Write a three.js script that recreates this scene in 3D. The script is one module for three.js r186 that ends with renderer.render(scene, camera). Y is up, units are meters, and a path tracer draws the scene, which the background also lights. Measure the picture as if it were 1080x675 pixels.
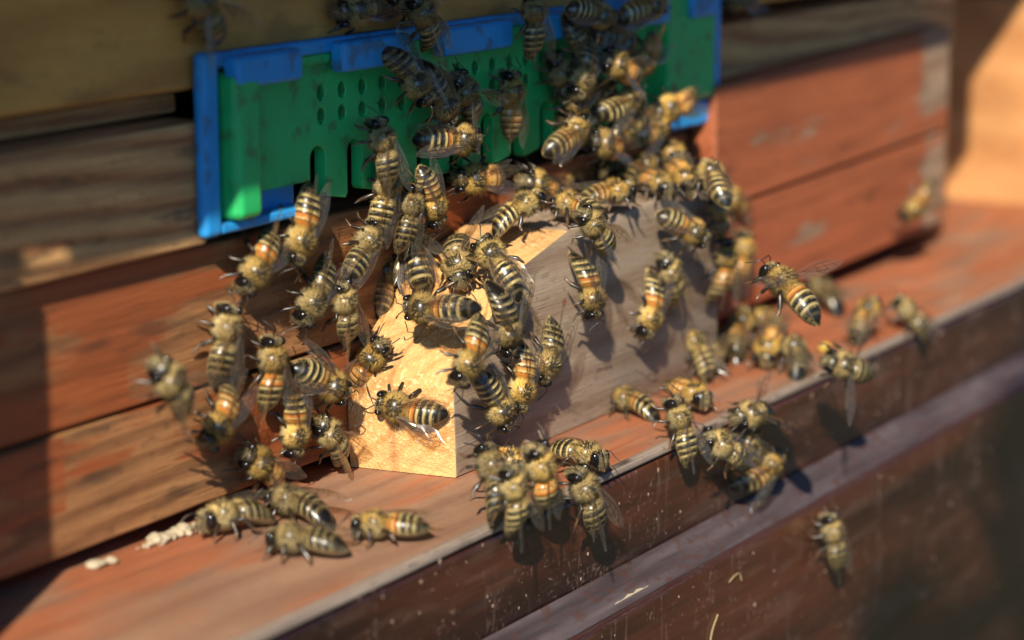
import * as THREE from 'three';
import { Sky } from 'three/addons/objects/Sky.js';
import { RoundedBoxGeometry } from 'three/addons/geometries/RoundedBoxGeometry.js';
import { mergeGeometries, mergeVertices, toCreasedNormals } from 'three/addons/utils/BufferGeometryUtils.js';

/* ------------------------------------------------------------------ camera, sky, sun, exposure (lengths below are millimetres times MM) */
const MM = 0.001;
const V = (x, y, z) => new THREE.Vector3(x, y, z);
const scene = new THREE.Scene();
const FPX = 2500, PW = 1080, PH = 675;                       // focal length and size of the photograph, in its pixels
const pitch = Math.atan(537 / FPX), yaw = Math.atan(1610 / Math.hypot(FPX, 537));
const view = V(Math.cos(yaw) * Math.cos(pitch), -Math.sin(pitch), -Math.sin(yaw) * Math.cos(pitch));
const right = view.clone().cross(V(0, 1, 0)).normalize(), up = right.clone().cross(view);
const ray = (px, py) => view.clone().addScaledVector(right, (px - PW / 2) / FPX).addScaledVector(up, -(py - PH / 2) / FPX);
const FOCUS = 424;
const EYE = V(0, 0, 21).addScaledVector(ray(482, 505), -FOCUS);   // the block's lower front corner is the anchor
const camera = new THREE.PerspectiveCamera(2 * Math.atan(PH / 2 / FPX) * 180 / Math.PI, 1.6, 0.02, 200);
camera.position.copy(EYE).multiplyScalar(MM);
camera.up.copy(up); camera.lookAt(EYE.clone().add(view).multiplyScalar(MM));
camera.focus = (FOCUS + 2) * MM; camera.userData.fStop = 11.5;
const SUN = V(-2.13, 1.57, 1).normalize();
const sky = new Sky(); sky.scale.setScalar(10000);
const su = sky.material.uniforms;
su.sunPosition.value.copy(SUN); su.turbidity.value = 5; su.rayleigh.value = 0.6; su.mieCoefficient.value = 0.004; su.mieDirectionalG.value = 0.8;
scene.add(sky); scene.environmentIntensity = 0.125;
const sun = new THREE.DirectionalLight(new THREE.Color(1, 0.9, 0.73), 5);
sun.position.copy(SUN).multiplyScalar(2); sun.castShadow = true; sun.shadow.mapSize.set(4096, 4096);
Object.assign(sun.shadow.camera, { left: -0.5, right: 0.5, top: 0.5, bottom: -0.5, near: 0.1, far: 5 });
scene.add(sun, sun.target);
const renderer = new THREE.WebGLRenderer({ antialias: true });
renderer.shadowMap.enabled = true; renderer.toneMapping = THREE.LinearToneMapping; renderer.toneMappingExposure = 1.5;

/* ------------------------------------------------------------------ helpers */
const rng = (s) => () => { s |= 0; s = s + 0x6D2B79F5 | 0; let t = Math.imul(s ^ s >>> 15, 1 | s); t = t + Math.imul(t ^ t >>> 7, 61 | t) ^ t; return ((t ^ t >>> 14) >>> 0) / 4294967296; };
const hash = (x, y) => { let h = Math.imul(x, 374761393) + Math.imul(y, 668265263) | 0; h = Math.imul(h ^ h >>> 13, 1274126177); return ((h ^ h >>> 16) >>> 0) / 4294967296; };
function noise(x, y) {
  const xi = Math.floor(x), yi = Math.floor(y); let u = x - xi, v = y - yi;
  u = u * u * (3 - 2 * u); v = v * v * (3 - 2 * v);
  const a = hash(xi, yi), b = hash(xi + 1, yi), c = hash(xi, yi + 1), d = hash(xi + 1, yi + 1);
  return a + (b - a) * u + (c - a + (a - b - c + d) * u) * v;
}
const fbm = (x, y, n = 4) => { let s = 0, a = 0.5, t = 0; for (let i = 0; i < n; i++) { s += a * noise(x, y); t += a; x = x * 2.03 + 17.1; y = y * 2.03 + 5.7; a *= 0.5; } return s / t; };
const clamp = (x, a = 0, b = 1) => Math.min(b, Math.max(a, x));
const sst = (a, b, x) => { const t = clamp((x - a) / (b - a)); return t * t * (3 - 2 * t); };
const lerp = (a, b, t) => a + (b - a) * t;
const mix3 = (a, b, t) => [lerp(a[0], b[0], t), lerp(a[1], b[1], t), lerp(a[2], b[2], t)];
const mul3 = (a, k) => [a[0] * k, a[1] * k, a[2] * k];
const enc = (c) => Math.round(255 * clamp(c <= 0.0031308 ? c * 12.92 : 1.055 * Math.pow(c, 1 / 2.4) - 0.055));
function dataTex(data, w, h, srgb) {
  const t = new THREE.DataTexture(data, w, h, THREE.RGBAFormat); t.wrapS = t.wrapT = THREE.RepeatWrapping;
  t.magFilter = THREE.LinearFilter; t.minFilter = THREE.LinearMipmapLinearFilter; t.generateMipmaps = true; if (srgb) t.colorSpace = THREE.SRGBColorSpace; t.needsUpdate = true; return t;
}
// a surface: fn(x, y in mm) -> { c: [r, g, b] linear, h: relief 0..1, r: roughness }, over ox..ox+W by oy..oy+H millimetres
function surface(ox, oy, W, H, pw, ph, fn, { relief = 0.3, ...extra } = {}) {
  const c = new Uint8Array(pw * ph * 4), b = new Uint8Array(pw * ph * 4), r = new Uint8Array(pw * ph * 4);
  for (let j = 0; j < ph; j++) for (let i = 0; i < pw; i++) {
    const o = fn(ox + (i + 0.5) / pw * W, oy + (j + 0.5) / ph * H), k = (j * pw + i) * 4;
    for (let q = 0; q < 3; q++) c[k + q] = enc(o.c[q]);
    b[k] = b[k + 1] = b[k + 2] = 255 * clamp(o.h); r[k] = r[k + 1] = r[k + 2] = 255 * clamp(o.r);
    c[k + 3] = b[k + 3] = r[k + 3] = 255;
  }
  const m = new THREE.MeshPhysicalMaterial({ map: dataTex(c, pw, ph, true), bumpMap: dataTex(b, pw, ph), bumpScale: relief * MM, roughnessMap: dataTex(r, pw, ph), roughness: 1, ...extra });
  m.userData.rect = [ox, oy, W, H];
  return m;
}
// wood: x along the grain, y across it
function wood({ seed = 1, early = [0.5, 0.3, 0.14], late = [0.25, 0.12, 0.05], ring = 3, warp = 14, paint = null, cover = 0.5, bias = null, dark = [0.03, 0.02, 0.012], darkAmount = 0.12, rough = 0.75, paintRough = 0.6, patches = null, soft = 0.05 }) {
  const sx = seed * 37.7, sy = seed * 91.3;
  return (x, y) => {
    const w = (fbm(x * 0.006 + sx, y * 0.03 + sy, 3) - 0.5) * warp;
    const g = 0.5 + 0.5 * Math.sin((y + w) * 6.283 / ring + 1.5 * noise(x * 0.02 + sx, y * 0.2));
    const rg = Math.pow(g, 1.6), f1 = noise(x * 0.22 + sx, y * 7 + sy), f2 = noise(x * 0.05 + sy, y * 2.3 + sx), f3 = fbm(x * 0.05 + sx, y * 0.09 + sy, 4);
    let c = mix3(early, late, clamp(rg * 0.55 + f1 * 0.3 + f2 * 0.3 - 0.1));
    c = mul3(c, 0.72 + 0.5 * f3 + 0.12 * (noise(x * 1.3, y * 1.7) - 0.5));
    let h = 0.35 + 0.3 * (1 - rg) + 0.25 * f1, r = rough;
    if (paint) {
      const wear = fbm(x * 0.035 + sy, y * 0.12 + sx, 5) * 0.85 + f2 * 0.1 + f1 * 0.06 + rg * 0.08 + (bias ? bias(x, y) : 0);
      const m = sst(cover - soft, cover + soft, wear);
      const p = mul3(paint, 0.68 + 0.28 * f2 + 0.14 * f1 + 0.34 * f3 - 0.14 * rg);
      c = mix3(p, c, m); h = lerp(0.55 + 0.2 * f1 - 0.12 * rg, h, m); r = lerp(paintRough, rough, m);
    }
    const d = sst(0.62, 0.8, fbm(x * 0.06 + sx * 2, y * 0.22 + sy * 2, 5)) + 0.6 * sst(0.8, 0.9, noise(x * 0.5 + sy, y * 1.4 + sx)) * sst(0.45, 0.6, f3);
    c = mix3(c, dark, clamp(d * darkAmount * 3));
    if (patches) { const q = patches(x, y); if (q) { c = mix3(c, q.c, q.a); } }
    return { c, h, r };
  };
}
function mapUV(g, rect, axes) {   // planar uv in millimetres; axes per dominant normal: x, y, z
  const p = g.attributes.position, n = g.attributes.normal, uv = new Float32Array(p.count * 2), [ox, oy, W, H] = rect;
  for (let i = 0; i < p.count; i++) {
    const P = [p.getX(i), p.getY(i), p.getZ(i)], N = [n.getX(i), n.getY(i), n.getZ(i)].map(Math.abs);
    const d = N[0] > N[1] && N[0] > N[2] ? 0 : N[1] > N[2] ? 1 : 2;
    const [a, b] = axes ? axes[d] : [[2, 1], [0, 2], [0, 1]][d];
    uv[2 * i] = (P[a] - ox) / W; uv[2 * i + 1] = (P[b] - oy) / H;
  }
  g.setAttribute('uv', new THREE.BufferAttribute(uv, 2)); return g;
}
const names = {};
const numbered = (n) => { const k = names[n] = (names[n] ?? -1) + 1; return k ? `${n}_${String(k).padStart(3, '0')}` : n; };
function mesh(name, g, m, parent, scaled = true) {     // geometry in mm -> one named mesh under parent
  if (scaled) g.scale(MM, MM, MM);
  const o = new THREE.Mesh(g, m); o.name = name; o.castShadow = o.receiveShadow = true; parent.add(o); return o;
}
function thing(name, label, category, group) {
  const o = new THREE.Group(); o.name = numbered(name); o.userData = { label, category }; if (group) o.userData.group = group; scene.add(o); return o;
}
function box(x0, x1, y0, y1, z0, z1, r = 0.8) {
  const g = new RoundedBoxGeometry(x1 - x0, y1 - y0, z1 - z0, 2, Math.min(r, (x1 - x0) / 2.1, (y1 - y0) / 2.1, (z1 - z0) / 2.1));
  return g.translate((x0 + x1) / 2, (y0 + y1) / 2, (z0 + z1) / 2);
}
function plank(name, x0, x1, y0, y1, z0, z1, m, parent, r = 0.8, axes) { return mesh(name, mapUV(box(x0, x1, y0, y1, z0, z1, r), m.userData.rect, axes), m, parent); }

/* ------------------------------------------------------------------ ground */
{
  const m = surface(0, 0, 1000, 1000, 512, 512, (x, y) => { const f = noise(x * 0.06, y * 0.06), n = fbm(x * 0.015, y * 0.015, 5); return { c: mix3([0.045, 0.05, 0.018], [0.085, 0.06, 0.035], sst(0.4, 0.65, n * 0.7 + f * 0.3)), h: f, r: 0.95 }; }, { relief: 20 });
  const g = new THREE.PlaneGeometry(60000, 60000).rotateX(-Math.PI / 2).translate(0, -420, 0);
  const o = mesh('ground', mapUV(g, m.userData.rect), m, scene); o.userData.kind = 'structure';
}

/* ------------------------------------------------------------------ beehive */
const RED = [0.56, 0.15, 0.055], BARE = [0.42, 0.26, 0.13], BARE2 = [0.2, 0.1, 0.045], GREY = [0.4, 0.3, 0.22];
const hive = thing('beehive', 'weathered red-stained wooden beehive with a landing board and dark varnished front rail', 'beehive');
{
  const lower = surface(-200, 0, 512, 32, 2048, 160, wood({ seed: 3, early: [0.4, 0.19, 0.07], late: [0.15, 0.055, 0.018], ring: 5.5, warp: 24, paint: [0.28, 0.075, 0.022], cover: 0.48, bias: (x, y) => (x < -78 ? -0.12 : 0.0) + (y < 10 ? 0.05 : 0), darkAmount: 0.2 }), { relief: 0.5 });
  const middle = surface(-200, 20, 512, 32, 2048, 160, wood({ seed: 7, early: [0.4, 0.18, 0.065], late: [0.15, 0.055, 0.018], ring: 6, warp: 20, paint: [0.29, 0.077, 0.022], cover: 0.53, bias: (x, y) => (x > -62 && x < 30 ? 0.07 : -0.1), darkAmount: 0.18 }), { relief: 0.5 });
  const weathered = surface(-200, 40, 512, 32, 2048, 160, wood({ seed: 12, early: [0.76, 0.42, 0.16], late: [0.27, 0.08, 0.025], ring: 4.6, warp: 30, darkAmount: 0.22 }), { relief: 0.6 });
  const pine = surface(-200, 70, 1024, 160, 1024, 320, wood({ seed: 21, early: [0.66, 0.35, 0.085], late: [0.48, 0.21, 0.045], ring: 13, warp: 60, darkAmount: 0.12 }), { relief: 0.2 });
  const redRight = surface(100, 0, 200, 64, 1024, 320, wood({ seed: 33, early: [0.36, 0.25, 0.16], late: [0.22, 0.12, 0.07], ring: 7, warp: 26, paint: [0.33, 0.09, 0.033], cover: 0.78, bias: (x, y) => 0.34 * sst(236, 252, x), darkAmount: 0.16 }), { relief: 0.4 });
  const inner = new THREE.MeshStandardMaterial({ color: new THREE.Color(0.3, 0.19, 0.1), roughness: 0.9 });
  plank('plank', -400, 281, 3.2, 22.6, -20, 0, lower, hive, 0.7);
  plank('plank', -400, 281, 23.3, 47.0, -20, -0.6, middle, hive, 0.7);
  plank('plank', -400, -45, 47.6, 68.2, -20, 2.6, weathered, hive, 1.0);
  plank('plank', 131.8, 281, 47.6, 69.5, -20, 0.2, weathered, hive, 1.0);
  plank('ledger', -400, -45, 68.9, 72.4, -20, -3.2, weathered, hive, 0.8);
  plank('plank', -400, 281, 73.0, 230, -22, 2.0, pine, hive, 1.4);
  // the board screwed to the wall beside the entrance, its upper edge climbing slightly
  const a = plank('board', 127, 263, 3.6, 28.6, 0.4, 6.4, redRight, hive, 0.8);
  const b = plank('board', 127, 263, 29.4, 57.2, 0.4, 6.9, redRight, hive, 0.8);
  for (const o of [a, b]) { o.geometry.translate(-0.127, -0.0036, 0); o.position.set(0.127, 0.0036, 0); o.rotation.z = 0.026; }
  // inside, closed all round
  mesh('back_panel', box(-400, 281, -6, 230, -320, -300), inner, hive);
  mesh('end_panel', box(-400, -382, -6, 230, -300, -22), inner, hive);
  mesh('end_panel', box(263, 281, -6, 230, -300, -22), inner, hive);
  mesh('lid_panel', box(-400, 281, 231, 245, -320, 2), inner, hive);
}
{
  const board = surface(-400, -320, 760, 380, 2048, 1024, wood({ seed: 41, early: [0.35, 0.2, 0.12], late: [0.25, 0.12, 0.07], ring: 9, warp: 30, soft: 0.15, paint: [0.36, 0.118, 0.05], cover: 0.6,
    bias: (x, y) => (x < 5 ? sst(4, 32, y) * 0.3 : sst(26, 40, y) * 0.06) - 0.03, darkAmount: 0.05, rough: 0.7 }), { relief: 0.25 });
  plank('landing_board', -400, 343, -9, 0, -300, 40.2, board, hive, 0.9, [[2, 1], [0, 2], [0, 1]]);
  const varnish = (seed) => (x, y) => {
    const f1 = noise(x * 0.12 + seed, y * 2.6), f2 = fbm(x * 0.014 + seed, y * 0.12, 4), f3 = fbm(x * 0.22, y * 0.22 + seed, 4), f4 = noise(x * 2.2, y * 2.2 + seed);
    let c = mix3([0.02, 0.0062, 0.004], [0.105, 0.028, 0.01], clamp(f2 * 1.7 + f1 * 0.4 - 0.62));
    const s = sst(0.7, 0.86, f4 * 0.55 + f3 * 0.5), rub = sst(0.56, 0.74, fbm(x * 0.05 + 9, y * 0.3 + seed, 4)) * (0.4 + 0.6 * f1), scuff = sst(0.66, 0.85, noise(x * 0.55 + seed, y * 0.07)) * sst(0.5, 0.75, noise(x * 2.4, y * 0.35 + seed)) * sst(0.4, 0.6, fbm(x * 0.03 + 5, y * 0.05, 3));
    c = mix3(c, [0.26, 0.17, 0.13], s * 0.45 + rub * 0.16 + scuff * 0.35);
    return { c, h: 0.45 * f3 + 0.2 * f1 + 0.35 * s, r: 0.34 + 0.2 * f2 + 0.3 * s };
  };
  const dark = surface(-300, -160, 700, 200, 2048, 640, varnish(5), { relief: 0.16, clearcoat: 0.6, clearcoatRoughness: 0.18 });
  const raw = surface(-400, -6, 760, 12, 2048, 48, wood({ seed: 44, early: [0.36, 0.28, 0.22], late: [0.22, 0.15, 0.11], ring: 3, warp: 6, darkAmount: 0.3 }), { relief: 0.3 });
  plank('board_edge', -400, 342.8, -1.9, -0.15, 38, 41.5, raw, hive, 0.6);
  plank('front_rail', -400, 343, -60, -1.95, 16, 41.2, dark, hive, 1.6).geometry.translate(0, 0, 0);
  // lower rail, chamfered along its upper edge
  const s = new THREE.Shape([[41.4, -19.3], [47.9, -23.3], [48.8, -24.4], [48.8, -200], [41.4, -200]].map(([z, y]) => new THREE.Vector2(z, y)));
  const g = new THREE.ExtrudeGeometry(s, { depth: 743, bevelEnabled: false, steps: 1 });
  g.applyMatrix4(new THREE.Matrix4().makeBasis(V(0, 0, 1), V(0, 1, 0), V(-1, 0, 0))); // shape x -> z, depth -> -x
  g.translate(343, 0, 0); g.computeVertexNormals();
  const lowRail = mesh('lower_rail', mapUV(toCreasedNormals(g, 0.5), dark.userData.rect), dark, hive);
  // its chamfer, worn wood, its mauve-grey tone painted in for the reflected sky
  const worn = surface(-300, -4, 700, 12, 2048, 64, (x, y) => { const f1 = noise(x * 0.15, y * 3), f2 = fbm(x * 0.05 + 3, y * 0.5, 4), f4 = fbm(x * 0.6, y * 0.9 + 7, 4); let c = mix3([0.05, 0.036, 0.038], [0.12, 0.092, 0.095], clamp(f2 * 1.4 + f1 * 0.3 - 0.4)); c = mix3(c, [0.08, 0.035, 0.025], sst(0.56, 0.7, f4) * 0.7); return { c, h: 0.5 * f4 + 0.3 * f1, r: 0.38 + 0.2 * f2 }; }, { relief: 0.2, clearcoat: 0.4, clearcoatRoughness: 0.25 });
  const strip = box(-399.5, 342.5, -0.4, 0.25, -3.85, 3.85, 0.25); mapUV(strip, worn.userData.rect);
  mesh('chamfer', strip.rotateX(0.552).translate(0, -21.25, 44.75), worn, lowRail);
}
{ // roof over the front, out of the picture: it shades the upper wall
  const roofMat = new THREE.MeshStandardMaterial({ color: new THREE.Color(0.25, 0.16, 0.09), roughness: 0.8 });
  const tin = new THREE.MeshStandardMaterial({ color: new THREE.Color(0.45, 0.46, 0.47), roughness: 0.45, metalness: 0.6 });
  const roof = mesh('roof', box(-620, 520, 163, 185, 2.5, 62), roofMat, hive);
  const s = new THREE.Shape([[-600, 143.6], [170, 143.6], [170, 176], [-600, 176]].map((q) => new THREE.Vector2(...q)));  // added unseen sheet: edge and slot shaped for the shade and lit patch
  s.holes.push(new THREE.Path([[-216, 144.5], [-216, 147.8], [-206, 147.8], [-206, 144.5]].map((q) => new THREE.Vector2(...q))));
  mesh('shade_sheet', new THREE.ExtrudeGeometry(s, { depth: 0.6, bevelEnabled: false }).translate(0, 0, 62.5), tin, roof);
}
/* ------------------------------------------------------------------ added unseen post, sized to cast the wall shadow, and the neighbouring hive */
{
  const m = surface(-400, -420, 400, 600, 256, 512, (() => { const w = wood({ seed: 51, early: [0.4, 0.26, 0.13], late: [0.2, 0.11, 0.05], ring: 6 }); return (x, y) => w(y, x); })());
  const post = thing('shade_post', 'short square post, unseen, added to shade the end of the hive wall', 'post');
  const px = -80.5 - 2.13 * 34;
  mesh('post', mapUV(box(px - 60, px, 0.2, 43.5 + 1.57 * 34, 2, 34, 1), m.userData.rect), m, post);
}
{
  const m = surface(-500, 0, 1000, 330, 1024, 330, wood({ seed: 61, early: [0.56, 0.27, 0.095], late: [0.42, 0.17, 0.05], ring: 24, warp: 60, darkAmount: 0.05 }), { relief: 0.3 });
  const n = thing('neighbouring_beehive', 'pale orange wooden beehive standing beyond the end of the landing board', 'beehive');
  for (const [y0, y1] of [[-60, 62], [63, 190]]) plank('plank', 345, 640, y0, y1, -330, 34, m, n, 1.5);
  mesh('lid', box(335, 650, 191, 212, -345, 50), new THREE.MeshStandardMaterial({ color: new THREE.Color(0.3, 0.3, 0.3), roughness: 0.6 }), n);
}

/* ------------------------------------------------------------------ blue entrance frame with green sliders */
{
  const plastic = (c, seed) => surface(-60, 40, 200, 50, 512, 128, (x, y) => { const n = fbm(x * 0.3 + seed, y * 0.3, 4), f = noise(x * 1.6, y * 1.6 + seed), d = sst(0.6, 0.72, fbm(x * 0.35 + seed, y * 0.35, 5)); return { c: mix3(mul3(c, 0.85 + 0.3 * n), [0.07, 0.045, 0.02], 0.5 * d), h: f * 0.5 + n * 0.5, r: 0.32 + 0.25 * n }; }, { relief: 0.05 });
  const blue = plastic([0.018, 0.28, 0.66], 1), green = plastic([0.02, 0.44, 0.12], 9);
  const fr = thing('entrance_frame', 'blue plastic hive entrance frame holding green slotted sliders', 'entrance frame');
  const P = (name, g, m, parent = fr) => mesh(name, mapUV(g, m.userData.rect), m, parent);
  P('side_rail', box(-48.6, -44.2, 49.2, 79.2, 2.7, 5.2, 1.1), blue);
  P('side_rail', box(126.4, 131.4, 48.6, 79.2, 0.4, 5.2, 1.3), blue);
  P('top_rail', box(-44.4, 126.6, 76.4, 79.0, 2.4, 4.8, 0.7), blue);
  P('bottom_rail', box(-44.4, -19.5, 49.6, 55.2, -2, 0.9, 0.7), blue);
  P('bottom_lip', box(-44.4, -20.5, 49.4, 51.2, 0.6, 5.0, 0.6), blue);
  P('bottom_rail', box(104, 126.6, 48.9, 54.4, -6, 4.8, 0.9), blue);
  for (const [x0, x1] of [[-42.6, -25], [-13.8, 6.6], [17.5, 40.7], [49.5, 71], [82, 103], [113, 125]]) P('retaining_tab', box(x0, x1, 73, 78.4, 4.2, 7.6, 1.0), blue);
  // slider plate: front sheet with blind holes, back sheet with slots only
  const outline = () => {
    const q = [[-36.4, 55], [-36.4, 76.3], [102.5, 76.3], [102.5, 52]], s = new THREE.Shape();
    s.moveTo(...q[0]); s.lineTo(...q[1]); s.lineTo(...q[2]); s.lineTo(...q[3]);
    for (let k = 10; k >= 0; k--) {       // slots between the teeth, arched tops
      const xc = -16.4 + k * 10.75, a = xc + 2.35, b = xc - 2.35;
      const tip = (x) => 51.2 + 0.5 * Math.sin(x * 1.7);
      s.lineTo(a + 0.5, tip(a)); s.lineTo(a, tip(a) + 0.6); s.lineTo(a, 58.4);
      s.absarc(xc, 58.4, 2.35, 0, Math.PI, false);
      s.lineTo(b, k ? tip(b) + 0.6 : 55); if (k) s.lineTo(b - 0.5, tip(b));
    }
    s.lineTo(...q[0]); return s;
  };
  const front = outline();
  for (let k = 0; k < 19; k++) for (const y of [69.6, 65.6]) { const p = new THREE.Path(); p.absellipse(-15.2 + k * 6.05, y, 1.3, 1.6, 0, 2 * Math.PI, false); front.holes.push(p); }
  const slider = P('slider_plate', toCreasedNormals(new THREE.ExtrudeGeometry(front, { depth: 2.2, bevelEnabled: true, bevelSize: 0.18, bevelThickness: 0.18, bevelSegments: 1, curveSegments: 10 }).translate(0, 0, 1.2), 0.6), green);
  P('backing', box(-36.4, 102.4, 62, 76.2, 0, 0.95, 0.3), green, slider);
  P('grip_rib', box(-43.0, -36.2, 51.4, 75.6, 1, 7.6, 1.6), green, slider);
  P('top_ridge', box(-36.3, 102.4, 74.6, 76.4, 3.2, 4.3, 0.4), green, slider);
  const s2 = P('slider_plate', box(104, 126.2, 55, 90, 2, 6.2, 0.8), green);
  P('grip_rib', box(102.2, 105.4, 54.8, 88, 1.6, 7.4, 0.8), green, s2);
}

/* ------------------------------------------------------------------ wooden block under the entrance */
{
  const fresh = surface(-5, -5, 80, 80, 1024, 1024, (x, y) => {
    const d = Math.hypot(x + 18, (y - 60) * 0.9) + 2 * fbm(x * 0.07, y * 0.07, 3), ring = Math.pow(0.5 + 0.5 * Math.sin(d * 1.9), 3), f = noise(x * 5, y * 5), f2 = noise(x * 2.1 + 40, y * 2.1), n = fbm(x * 0.12, y * 0.12, 4);
    let c = mix3([0.68, 0.39, 0.145], [0.5, 0.235, 0.07], clamp(ring * 0.45 + f * 0.4 + (n - 0.5) * 1.4));
    c = mix3(c, [0.8, 0.62, 0.34], 0.5 * sst(0.6, 0.85, f2) * sst(0.4, 0.7, n));
    const cr = sst(0.985, 1.0, 1 - Math.abs(noise(x * 0.05 + 3, y * 0.05 + 8) - 0.5) * 1.2) * 0.55;
    c = mix3(c, [0.35, 0.13, 0.04], cr);
    const saw = noise((x * 0.3 + y) * 1.3, 3.3); c = mul3(c, 0.92 + 0.16 * saw);
    return { c, h: 0.4 * f + 0.2 * f2 + 0.2 * n + 0.3 * saw - cr * 0.4, r: 0.85 };
  }, { relief: 0.4 });
  const aged = surface(-10, -5, 128, 64, 1024, 512, wood({ seed: 71, early: [0.35, 0.265, 0.19], late: [0.23, 0.15, 0.095], ring: 8, warp: 20, darkAmount: 0.14,
    patches: (x, y) => { const a = sst(0.7, 0.8, fbm(x * 0.35 + 4, y * 0.35, 4)) * sst(11, 5, Math.hypot((x - 30) * 0.8, y - 24)); return a > 0 ? { c: [0.2, 0.05, 0.03], a: a * 0.8 } : null; } }), { relief: 0.3 });
  const s = new THREE.Shape(); s.moveTo(0.4, 0.15); s.lineTo(-0.3, 14.6); s.quadraticCurveTo(-0.3, 17.6, 2.4, 19.6); s.lineTo(19, 32.6); s.quadraticCurveTo(21, 34, 24, 34.8); s.lineTo(38.6, 38.6); s.lineTo(100, 40); s.lineTo(101, 0.15); s.closePath();
  let g = new THREE.ExtrudeGeometry(s, { depth: 20.0, bevelEnabled: true, bevelSize: 0.35, bevelThickness: 0.35, bevelSegments: 2, curveSegments: 16 }).translate(0, 0.35, 0.5);
  { const q = g.attributes.position; for (let i = 0; i < q.count; i++) q.setX(i, q.getX(i) - 4 * (1 - q.getZ(i) / 21)); g.computeVertexNormals(); }   // sawn slightly out of square
  g = toCreasedNormals(g, 0.5);
  const p = g.attributes.position, n = g.attributes.normal, uv = g.attributes.uv;
  g.clearGroups(); let start = 0, last = -1;
  for (let t = 0; t < p.count; t += 3) {
    const nx = (n.getX(t) + n.getX(t + 1) + n.getX(t + 2)) / 3, nz = (n.getZ(t) + n.getZ(t + 1) + n.getZ(t + 2)) / 3, cxm = (p.getX(t) + p.getX(t + 1) + p.getX(t + 2)) / 3;
    const isFresh = nz < 0.8 && cxm < 40 && nx < -0.05 ? 1 : 0;
    for (let k = t; k < t + 3; k++) {
      const x = p.getX(k), y = p.getY(k), z = p.getZ(k);
      if (isFresh) uv.setXY(k, (z + 5) / 80, (Math.hypot(x, y) + 5) / 80);
      else uv.setXY(k, (x + 10) / 128, ((Math.abs(n.getY(k)) > 0.7 ? z : y) + 5) / 64);
    }
    if (isFresh !== last) { if (last >= 0) g.addGroup(start, t - start, last); start = t; last = isFresh; }
  }
  g.addGroup(start, p.count - start, last);
  const o = mesh('wooden_block', g, [aged, fresh], scene);
  o.userData = { label: 'wooden block with a freshly cut pale end standing on the landing board under the entrance', category: 'wooden block' };
}

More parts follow.
